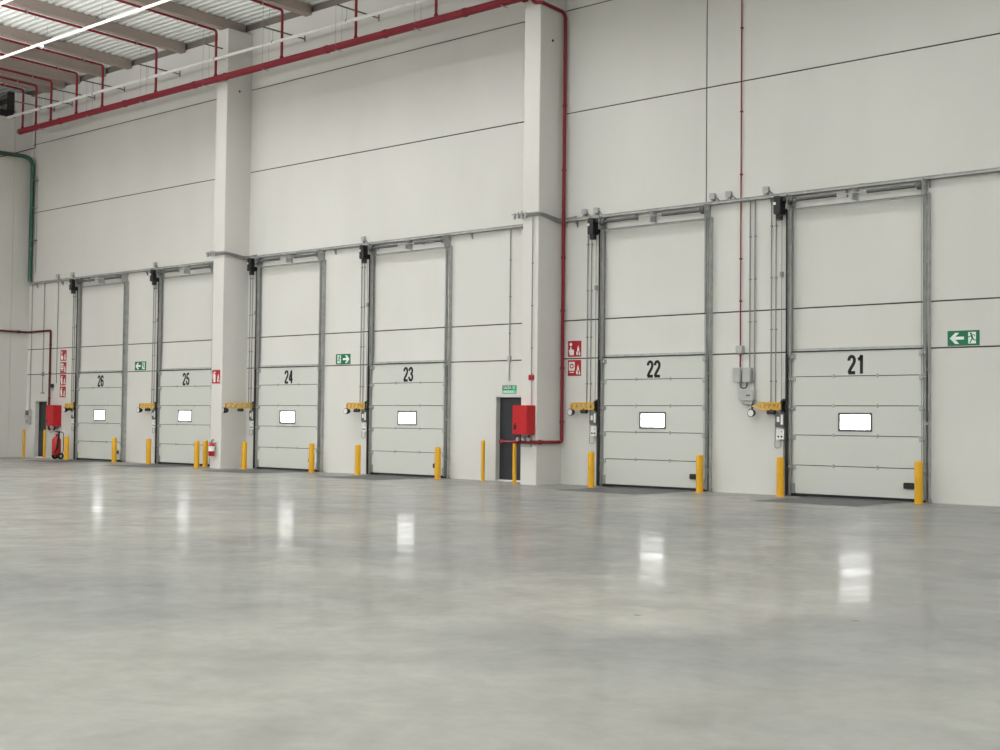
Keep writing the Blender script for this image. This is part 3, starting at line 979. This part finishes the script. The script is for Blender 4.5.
def wheeled_extinguisher():
    cx, cy = -45.52, -0.55
    r = thing('wheeled_extinguisher', (cx, cy, 0), 'large red wheeled fire extinguisher with black wheels by door 26', 'fire extinguisher')
    m = MB(); m.tube([(cx - 0.02, cy, 0.16), (cx - 0.02, cy, 0.20), (cx - 0.02, cy, 0.74), (cx - 0.02, cy, 0.84), (cx - 0.02, cy, 0.88)], [0.12, 0.165, 0.165, 0.10, 0.04], 20)
    m.build('cylinder', 'redbox', r, smooth=True)
    m = MB(); m.tube([(cx - 0.02, cy, 0.87), (cx - 0.02, cy, 0.97)], 0.028, 10); m.bar((cx - 0.12, cy, 0.95), (cx + 0.05, cy, 0.95), 0.03, 0.02)
    m.build('valve', 'redbox', r)
    m = MB()
    for s_ in (-1, 1):
        m.tube(rounded([(cx + s_ * 0.15, cy + 0.02, 0.10), (cx + s_ * 0.15, cy + 0.19, 0.3), (cx + s_ * 0.15, cy + 0.19, 1.0), (cx + s_ * 0.15, cy + 0.02, 1.06)], 0.05, 4), 0.014, 8)
    m.tube([(cx - 0.15, cy + 0.02, 1.06), (cx + 0.15, cy + 0.02, 1.06)], 0.014, 8); m.tube([(cx - 0.2, cy + 0.05, 0.13), (cx + 0.2, cy + 0.05, 0.13)], 0.014, 8)
    m.build('cart_frame', 'blackp', r, smooth=True)
    for s_ in (-1, 1):
        m = MB(); x = cx + s_ * 0.20
        m.tube([(x - 0.03, cy + 0.05, 0.13), (x - 0.025, cy + 0.05, 0.13), (x + 0.025, cy + 0.05, 0.13), (x + 0.03, cy + 0.05, 0.13)], [0.10, 0.125, 0.125, 0.10], 18)
        w = m.build('wheel', 'black', r, smooth=True)
        m = MB(); m.tube([(x - 0.034, cy + 0.05, 0.13), (x + 0.034, cy + 0.05, 0.13)], 0.05, 14); m.build('hub', 'grey', w)
    m = MB()
    m.tube(rounded([(cx + 0.02, cy, 0.92), (cx + 0.22, cy - 0.03, 0.86), (cx + 0.25, cy - 0.10, 0.45), (cx + 0.12, cy - 0.19, 0.22), (cx + 0.24, cy - 0.16, 0.38), (cx + 0.23, cy - 0.1, 0.75), (cx + 0.26, cy - 0.08, 0.88)], 0.1, 5), 0.022, 8)
    h = m.build('hose', 'black', r, smooth=True)
    m = MB(); m.tube([(cx + 0.255, cy - 0.08, 0.82), (cx + 0.30, cy - 0.08, 1.06)], [0.022, 0.036], 10); m.build('nozzle', 'black', h)
wheeled_extinguisher()

# ------------------------------------------------------------------ signs
def plate(name, mat, x0, x1, z0, z1, y, label, cat, group, rim=None):
    m = MB(); m.bbox(x0, x1, y - 0.006, y, z0, z1, 0.008)
    o = tag(m.build(name, mat, None, ((x0 + x1) / 2, y, z0)), label, cat, group)
    if rim:
        t = 0.012; m = MB()
        m.box(x0 + t, x1 - t, y - 0.0068, y - 0.006, z0 + t, z0 + 2 * t); m.box(x0 + t, x1 - t, y - 0.0068, y - 0.006, z1 - 2 * t, z1 - t)
        m.box(x0 + t, x0 + 2 * t, y - 0.0068, y - 0.006, z0 + t, z1 - t); m.box(x1 - 2 * t, x1 - t, y - 0.0068, y - 0.006, z0 + t, z1 - t)
        m.build('border', rim, o)
    return o

def arrow_sign(x0, x1, z0, z1, left, label):
    o = plate('exit_sign', 'green', x0, x1, z0, z1, -0.02 + 0.02, label, 'sign', 'green exit arrow signs')
    y = -0.0065; W, H = x1 - x0, z1 - z0
    def fx(u): return x0 + (u if left else 1 - u) * W
    def fz(v): return z0 + v * H
    a = [(0.07, 0.50), (0.24, 0.86), (0.37, 0.86), (0.25, 0.60), (0.52, 0.60), (0.52, 0.40), (0.25, 0.40), (0.37, 0.12), (0.24, 0.12)]
    m = MB(); m.prism([(fx(u), fz(v)) for u, v in a], y - 0.001, y); m.build('arrow', 'signw', o)
    # doorway panel with the running figure cut in green
    m = MB(); m.prism([(fx(u), fz(v)) for u, v in ((0.65, 0.12), (0.89, 0.12), (0.89, 0.88), (0.65, 0.88))], y - 0.001, y); dp = m.build('doorway', 'signw', o)
    m = MB()
    yy = y - 0.0015
    def seg(p, q, w):
        p = V((fx(p[0]), 0, fz(p[1]))); q = V((fx(q[0]), 0, fz(q[1])))
        d = (q - p).normalized(); n = V((-d.z, 0, d.x)) * w * H / 2
        m.prism([((p + n).x, (p + n).z), ((q + n).x, (q + n).z), ((q - n).x, (q - n).z), ((p - n).x, (p - n).z)], yy, y)
    m.disc(fx(0.735), fz(0.78), 0.075 * H, yy, y, 12)
    seg((0.745, 0.70), (0.785, 0.45), 0.13)
    seg((0.745, 0.66), (0.68, 0.55), 0.06); seg((0.68, 0.55), (0.65, 0.60), 0.05)
    seg((0.76, 0.68), (0.82, 0.72), 0.06); seg((0.82, 0.72), (0.86, 0.60), 0.05)
    seg((0.785, 0.47), (0.74, 0.32), 0.08); seg((0.74, 0.32), (0.70, 0.16), 0.07)
    seg((0.785, 0.47), (0.83, 0.36), 0.08); seg((0.83, 0.36), (0.885, 0.33), 0.06)
    m.build('running_figure', 'green', dp)
    return o
arrow_sign(-11.17, -10.49, 3.31, 3.625, True, 'green exit sign with arrow on bare wall past door 21')
arrow_sign(-30.40, -29.74, 3.31, 3.625, False, 'green exit sign with arrow toward door 23, next to door 24')
arrow_sign(-41.25, -40.55, 3.315, 3.63, True, 'green exit sign with arrow between doors 26 and 25')

o = plate('exit_sign', 'green', -23.60, -23.10, 2.375, 2.60, 0, 'small green lettered exit sign over the dark exit door', 'sign', None)
m = MB(); m.box(-23.59, -23.11, -0.0072, -0.006, 2.383, 2.475); lower = m.build('lower_band', 'greenl', o)
text_mesh('lettering', 'SALIDA', -23.56, -23.27, 2.50, 2.58, -0.0062, 'signw', o, 0.01, 0.001)
text_mesh('lettering', 'EMERGENCIA', -23.56, -23.20, 2.40, 2.458, -0.0074, 'signw', lower, 0.005, 0.001)
m = MB(); m.box(-23.24, -23.13, -0.0072, -0.006, 2.49, 2.585); m.build('doorway', 'greenl', o)

def flame(m, cx, cz, s, y):
    pts = [(0, -1), (0.42, -0.82), (0.52, -0.35), (0.32, 0.05), (0.42, 0.45), (0.12, 0.25), (0.05, 1.0), (-0.22, 0.5), (-0.30, 0.05), (-0.52, 0.3), (-0.5, -0.45), (-0.38, -0.85)]
    m.prism([(cx + a * s * 0.75, cz + b * s) for a, b in pts], y - 0.0012, y)

def fire_sign(x0, x1, z0, z1, y, kind, label, group='red fire equipment signs'):
    o = plate('fire_sign', 'signr', x0, x1, z0, z1, y, label, 'sign', group)
    yf = y - 0.0061; W, H = x1 - x0, z1 - z0
    X = lambda u: x0 + u * W
    Z = lambda v: z0 + v * H
    m = MB()
    flame(m, X(0.78), Z(0.52), H * 0.20, yf); flame(m, X(0.70), Z(0.26), H * 0.17, yf); flame(m, X(0.88), Z(0.22), H * 0.15, yf)
    m.build('flame_symbol', 'signw', o)
    m = MB()
    if kind == 'call_point':      # pressing hand
        m.disc(X(0.22), Z(0.78), 0.10 * W, yf - 0.0012, yf, 14)
        m.prism([(X(a), Z(b)) for a, b in ((0.17, 0.62), (0.25, 0.62), (0.27, 0.48), (0.42, 0.44), (0.46, 0.36), (0.44, 0.10), (0.14, 0.10), (0.10, 0.24), (0.07, 0.42), (0.17, 0.46))], yf - 0.0012, yf)
    elif kind == 'hose':          # cabinet with hose reel
        m.box(X(0.08), X(0.52), yf - 0.0012, yf, Z(0.34), Z(0.88))
        m.box(X(0.14), X(0.46), yf - 0.0012, yf, Z(0.20), Z(0.26))
        k = MB(); k.disc(X(0.30), Z(0.62), 0.15 * W, yf - 0.0018, yf - 0.0012, 18); k.build('reel_symbol', 'signr', o)
        k = MB(); k.disc(X(0.30), Z(0.62), 0.08 * W, yf - 0.0024, yf - 0.0018, 14); k.build('hub_symbol', 'signw', o)
    else:                         # extinguisher
        m.prism([(X(a), Z(b)) for a, b in ((0.18, 0.10), (0.42, 0.10), (0.42, 0.60), (0.36, 0.70), (0.24, 0.70), (0.18, 0.60))], yf - 0.0012, yf)
        m.box(X(0.26), X(0.34), yf - 0.0012, yf, Z(0.70), Z(0.80)); m.box(X(0.20), X(0.44), yf - 0.0012, yf, Z(0.80), Z(0.87))
        m.prism([(X(a), Z(b)) for a, b in ((0.20, 0.78), (0.08, 0.66), (0.08, 0.36), (0.12, 0.36), (0.13, 0.62), (0.22, 0.72))], yf - 0.0012, yf)
    m.build('equipment_symbol', 'signw', o)
    return o
fire_sign(-21.335, -20.90, 3.325, 3.74, 0, 'call_point', 'red sign with pressing hand near door 22, upper of the two')
fire_sign(-21.335, -20.90, 2.825, 3.24, 0, 'hose', 'red sign with fire hose reel near door 22, lower of the two')
fire_sign(-35.28, -34.86, 2.75, 3.19, -1.0, 'extinguisher', 'red fire extinguisher sign on the front of the tall column above the extinguisher')
fire_sign(-46.33, -45.90, 3.775, 4.19, 0, 'call_point', 'red fire sign by door 26, topmost of a column of four')
fire_sign(-46.33, -45.90, 3.305, 3.72, 0, 'hose', 'red fire sign by door 26, second down in a column of four')
fire_sign(-46.33, -45.90, 2.825, 3.24, 0, 'extinguisher', 'red fire sign by door 26, third down in a column of four')
fire_sign(-46.33, -45.90, 2.365, 2.78, 0, 'extinguisher', 'red fire sign by door 26, lowest in a column of four')

# ------------------------------------------------------------------ alarm points, boxes and conduits
def call_point():
    x = -21.72
    r = thing('alarm_button', (x, -1.0, 2.70), 'small red fire alarm button on the column above the hose cabinet', 'alarm button')
    m = MB(); m.bbox(x - 0.07, x + 0.07, -1.06, -1.0, 2.69, 2.83, 0.01); m.build('housing', 'signr', r)
    m = MB(); m.box(x - 0.035, x + 0.035, -1.064, -1.06, 2.72, 2.79); m.build('glass', 'redpipe', r)
    m = MB(); m.tube([(x, -1.03, 2.83), (x, -1.03, 6.9)], 0.012, 8)
    for z in (3.5, 4.6, 5.7): m.box(x - 0.02, x + 0.02, -1.046, -1.0, z, z + 0.03)
    m.tube([(x + 0.01, -1.03, 2.69), (x + 0.01, -1.03, 2.05)], 0.011, 8)
    tag(m.build('conduit', 'cond', None, (x, -1.0, 2.83), smooth=True), 'thin grey conduit down the front of the column to the red alarm button', 'conduit')
call_point()

def exit_conduit():
    x = -23.34
    m = MB()
    m.tube([(x, -0.03, 6.88), (x, -0.03, 2.72)], 0.014, 8); m.tube([(x, -0.03, 3.26), (x, -0.03, 3.40)], 0.03, 8)
    for z in (6.0, 5.0, 4.0): m.box(x - 0.022, x + 0.022, -0.05, 0, z, z + 0.03)
    r = tag(m.build('conduit', 'cond', None, (x, 0, 2.72), smooth=True), 'thin grey conduit hanging down to the sign over the exit door', 'conduit')
    m = MB(); m.bbox(x - 0.05, x + 0.05, -0.07, 0, 3.24, 3.40, 0.012); m.build('junction_box', 'grey', r)
exit_conduit()

def corner_controls():
    x0, x1 = -48.72, -48.36
    r = thing('control_box', (-48.54, 0, 1.34), 'small grey control box with dark screen in the corner', 'control box')
    m = MB(); m.bbox(x0 + 0.02, x1 - 0.02, -0.12, 0, 1.56, 1.88, 0.02); m.build('housing', 'grey', r)
    m = MB(); m.box(x0 + 0.07, x1 - 0.08, -0.127, -0.12, 1.66, 1.84); m.build('screen', 'greyd', r)
    m = MB(); m.bbox(x0 + 0.04, x1 - 0.04, -0.10, 0, 1.32, 1.54, 0.015); m.build('switch_panel', 'grey', r)
    m = MB(); m.disc(-48.55, 1.43, 0.03, -0.11, -0.10, 12); m.build('button', 'blackp', r)
    for x, zb, lb in ((-48.50, 1.88, 'thin grey conduit down the corner to the small control box'), (-47.57, 2.55, 'thin grey conduit ending above the small dark door'), (-46.55, 2.9, 'thin grey conduit dropping beside the four red signs')):
        m = MB(); m.tube([(x, -0.03, 6.88), (x, -0.03, zb)], 0.013, 8)
        if zb == 2.55:
            m.bbox(x - 0.05, x + 0.05, -0.07, 0, 3.2, 3.36, 0.012); m.box(x - 0.10, x + 0.10, -0.06, 0, 2.52, 2.56)
        tag(m.build('conduit', 'cond', None, (x, 0, zb), smooth=True), lb, 'conduit', 'conduits near the corner')
    # black sounder
    x = -46.82
    r = thing('alarm_sounder', (x, 0, 2.74), 'small black round sounder on the wall above the hose cabinet by door 26', 'alarm')
    m = MB(); m.tube([(x, 0, 2.81), (x, -0.05, 2.81), (x, -0.13, 2.81)], [0.07, 0.09, 0.06], 14); m.build('horn', 'blackp', r, smooth=True)
    m = MB(); m.bbox(x - 0.05, x + 0.05, -0.04, 0, 2.62, 2.72, 0.01); m.build('base', 'grey', r)
corner_controls()

def boxes_21():
    m = MB()
    m.tube([(-16.15, -0.04, ZW - 0.1), (-16.15, -0.04, 3.46)], 0.016, 8)
    for z in (13, 11, 9, 7.5, 5.5, 4.5): m.box(-16.178, -16.122, -0.06, 0, z, z + 0.03)
    m.tube([(-16.15, -0.04, 3.27), (-16.15, -0.04, 2.95)], 0.018, 8)
    tag(m.build('conduit', 'redpipe', None, (-16.15, 0, 2.95), smooth=True), 'thin red conduit down the bare wall between doors 22 and 21', 'conduit')
    def gbox(x0, x1, z0, z1, d, label):
        r = thing('electrical_box', ((x0 + x1) / 2, 0, z0), label, 'electrical box', 'grey electrical boxes between doors 22 and 21')
        m = MB(); m.bbox(x0, x1, -d, 0, z0, z1, 0.015); m.build('housing', 'grey', r)
        m = MB(); m.bbox(x0 + 0.012, x1 - 0.012, -d - 0.012, -d, z0 + 0.012, z1 - 0.012, 0.012); lid = m.build('lid', 'grey', r)
        return r, lid
    gbox(-16.235, -16.055, 3.28, 3.46, 0.11, 'small grey box part-way down the red conduit by door 21')
    r, lid = gbox(-16.29, -16.09, 2.60, 2.94, 0.14, 'grey electrical box at the lower end of the red conduit')
    r, lid = gbox(-16.03, -15.82, 2.60, 2.94, 0.14, 'pale grey electrical box next to the box ending the red conduit')
    m = MB(); m.tube(rounded([(-16.13, -0.08, 2.60), (-16.10, -0.08, 2.46), (-15.96, -0.08, 2.46), (-15.94, -0.08, 2.60)], 0.07, 5), 0.018, 8); m.build('cable_loop', 'greyd', r, smooth=True)
    r, lid = gbox(-16.12, -15.74, 2.17, 2.42, 0.14, 'wide grey electrical box, lowest of its cluster by door 21')
    m = MB(); m.box(-15.92, -15.82, -0.157, -0.152, 2.27, 2.31); m.build('label_plate', 'greyd', lid)
    m = MB(); m.box(-16.03, -15.78, -0.12, 0, 2.08, 2.165); m.build('cable_gland_strip', 'grey', r)
    for x, zb, lb in ((-15.90, 2.94, 'thin grey conduit dropping to the pale box beside the red conduit'), (-15.77, 2.42, 'thin grey conduit from the tray to the wide lowest grey box')):
        m = MB(); m.tube([(x, -0.035, 6.9), (x, -0.035, zb)], 0.016, 8)
        for z in (6.0, 5.0, 4.0): m.box(x - 0.024, x + 0.024, -0.055, 0, z, z + 0.03)
        tag(m.build('conduit', 'cond', None, (x, 0, zb), smooth=True), lb, 'conduit', 'conduits between doors 22 and 21')
boxes_21()

# green pipe coming along the end wall and turning down the corner to the tray
r = thing('green_pipe', (-48.58, -0.12, 7.0), 'dark green pipe bending down the corner to the cable tray', 'pipe')
m = MB()
m.tube(rounded([(XC + 0.11, -9, 11.93), (XC + 0.12, -1.1, 11.95), (-48.54, -0.13, 11.97), (-48.54, -0.13, 6.98)], 0.62, 8), 0.085, 12)
m.build('pipe', 'greenpipe', r, smooth=True)
m = MB()
for z in (11.0, 9.9, 8.6): m.box(-48.44, -48.26, -0.16, 0, z, z + 0.03)
m.tube([(-48.28, -0.05, 11.2), (-48.28, -0.05, 7.3)], 0.012, 6)
m.build('pipe_clamp', 'galv_d', r)

# white pipe along the wall on long steel brackets
r = thing('wall_pipe', (-34, -1.3, 13.3), 'long white pipe hung from steel brackets along the top of the wall', 'pipe')
m = MB(); m.tube([(-48.4, -1.3, 13.32), (-18, -1.3, 13.28)], 0.052, 12)
m.build('pipe', 'pvc', r, smooth=True)
for x in (-47.2, -45.9, -44.3, -42.3, -38.84, -35.05, -32.11, -28.7, -25.3, -21.0):
    m = MB()
    m.box(x - 0.02, x + 0.02, -1.70, 0, 13.72, 13.727); m.box(x - 0.003, x + 0.003, -1.70, 0, 13.685, 13.72); m.box(x - 0.03, x + 0.03, -0.012, 0, 13.62, 13.82)
    m.tube([(x, -1.3, 13.36), (x, -1.3, 13.70)], 0.005, 6); m.tube([(x - 0.015, -1.3, 13.31), (x + 0.015, -1.3, 13.31)], 0.058, 12)
    m.build('wall_bracket', 'closer', r)
# small drain spout where the beam meets the first column
m = MB()
m.tube(rounded([(-35.10, -0.2, 14.30), (-35.10, -0.2, 14.16), (-34.98, -0.25, 14.04), (-34.98, -0.25, 13.76)], 0.05, 4), 0.03, 10)
tag(m.build('drain_spout', 'closer', None, (-34.98, -0.25, 13.75), smooth=True), 'short bent grey drain spout at the head of the tall column by door 24', 'pipe')

# ------------------------------------------------------------------ linear lamps hung under the roof
def linear_lamp(y, x0, x1, label, z=14.27):
    r = thing('linear_lamp', ((x0 + x1) / 2, y, z), label, 'lamp', 'linear lamps under the roof')
    m = MB(); m.tube([(x0, y, z), (x1, y, z)], 0.046, 12); m.build('tube', 'lamp', r, smooth=True)
    m = MB()
    x = x0 + 1.0
    while x < x1:
        m.tube([(x, y, z), (x, y, roof(y) - 0.01)], 0.006, 5); x += 3.37
    m.build('hanging_wire', 'galv_d', r)
    return r
l1 = linear_lamp(-4.08, -48.4, 10.0, 'long white tube lamp hung below the roof, nearer the dock wall')
m = MB(); m.ball((-41.0, -4.08, 14.17), 0.075); m.build('sensor', 'lens', l1, smooth=True)
l2 = linear_lamp(-7.15, -48.4, 10.0, 'white tube lamp just showing at the top corner of the hall')

def strip(y, x0, x1, z, watts, spread=170, up=False):  # area light: lamp light at the two tubes, unseen added fill elsewhere
    ld = bpy.data.lights.new('roof_lamp_and_fill', 'AREA')
    ld.shape = 'RECTANGLE'; ld.size = x1 - x0; ld.size_y = 0.12
    ld.energy = watts * (x1 - x0); ld.color = (0.98, 0.985, 1.0); ld.spread = math.radians(spread)
    o = bpy.data.objects.new('roof_lamp_and_fill', ld)
    C.objects.link(o)
    o.location = ((x0 + x1) / 2, y, z)
    if up: o.rotation_euler = (PI, 0, 0)
LP = 24     # watts per metre
for x0, x1, k in ((-48, -36, 0.5), (-36, -20.5, 1.2), (-20.5, 28, 0.78)):
    strip(-4.08, x0, x1, 14.19, LP * k * 1.1, 128)
    strip(-7.15, x0, x1, 14.19, LP * k * 0.66, 134)
    for y, q in ((-21, 0.3), (-28, 0.3), (-35, 1.2), (-42, 1.2)):        # unseen rows added as fill, their up strips to brighten the deck
        strip(y, x0, x1, 10.0, LP * k * q)
        strip(y, x0, x1, 10.1, LP * 4.0, up=True)
strip(-14, -48, -27, 9.8, LP * 1.0)  # unseen fill strip added off to the left
strip(-14, -48, -27, 9.9, LP * 6.5, up=True)  # added uplight without a fixture, there to brighten the roof deck

# ------------------------------------------------------------------ world, camera, view
w = bpy.data.worlds.new('hall_air'); scn.world = w
w.use_nodes = True
w.node_tree.nodes['Background'].inputs['Color'].default_value = (0.8, 0.85, 0.9, 1)
w.node_tree.nodes['Background'].inputs['Strength'].default_value = 0.05

cam = bpy.data.cameras.new('camera')
cam.sensor_width = 36; cam.lens = 1315.554 / 1000 * 36; cam.clip_end = 400
co = bpy.data.objects.new('camera', cam); C.objects.link(co)
yaw, pitch, roll = 0.720818, 0.035313, 0.011054
cy, sy = math.cos(yaw), math.sin(yaw)
fwd, right, up = V((-sy, cy, 0)), V((cy, sy, 0)), V((0, 0, 1))
f2 = fwd * math.cos(pitch) + up * math.sin(pitch); u2 = up * math.cos(pitch) - fwd * math.sin(pitch)
r3 = right * math.cos(roll) + u2 * math.sin(roll); u3 = u2 * math.cos(roll) - right * math.sin(roll)
R = Matrix((r3, u3, -f2)).transposed().to_4x4()
R.translation = V((0, -26.973, 1.62))
co.matrix_world = R
scn.camera = co

for o in C.objects:
    if '_o' in o: del o['_o']

vs = scn.view_settings
vs.view_transform = 'Standard'; vs.look = 'None'; vs.gamma = 1; vs.use_curve_mapping = False
vs.exposure = -0.22
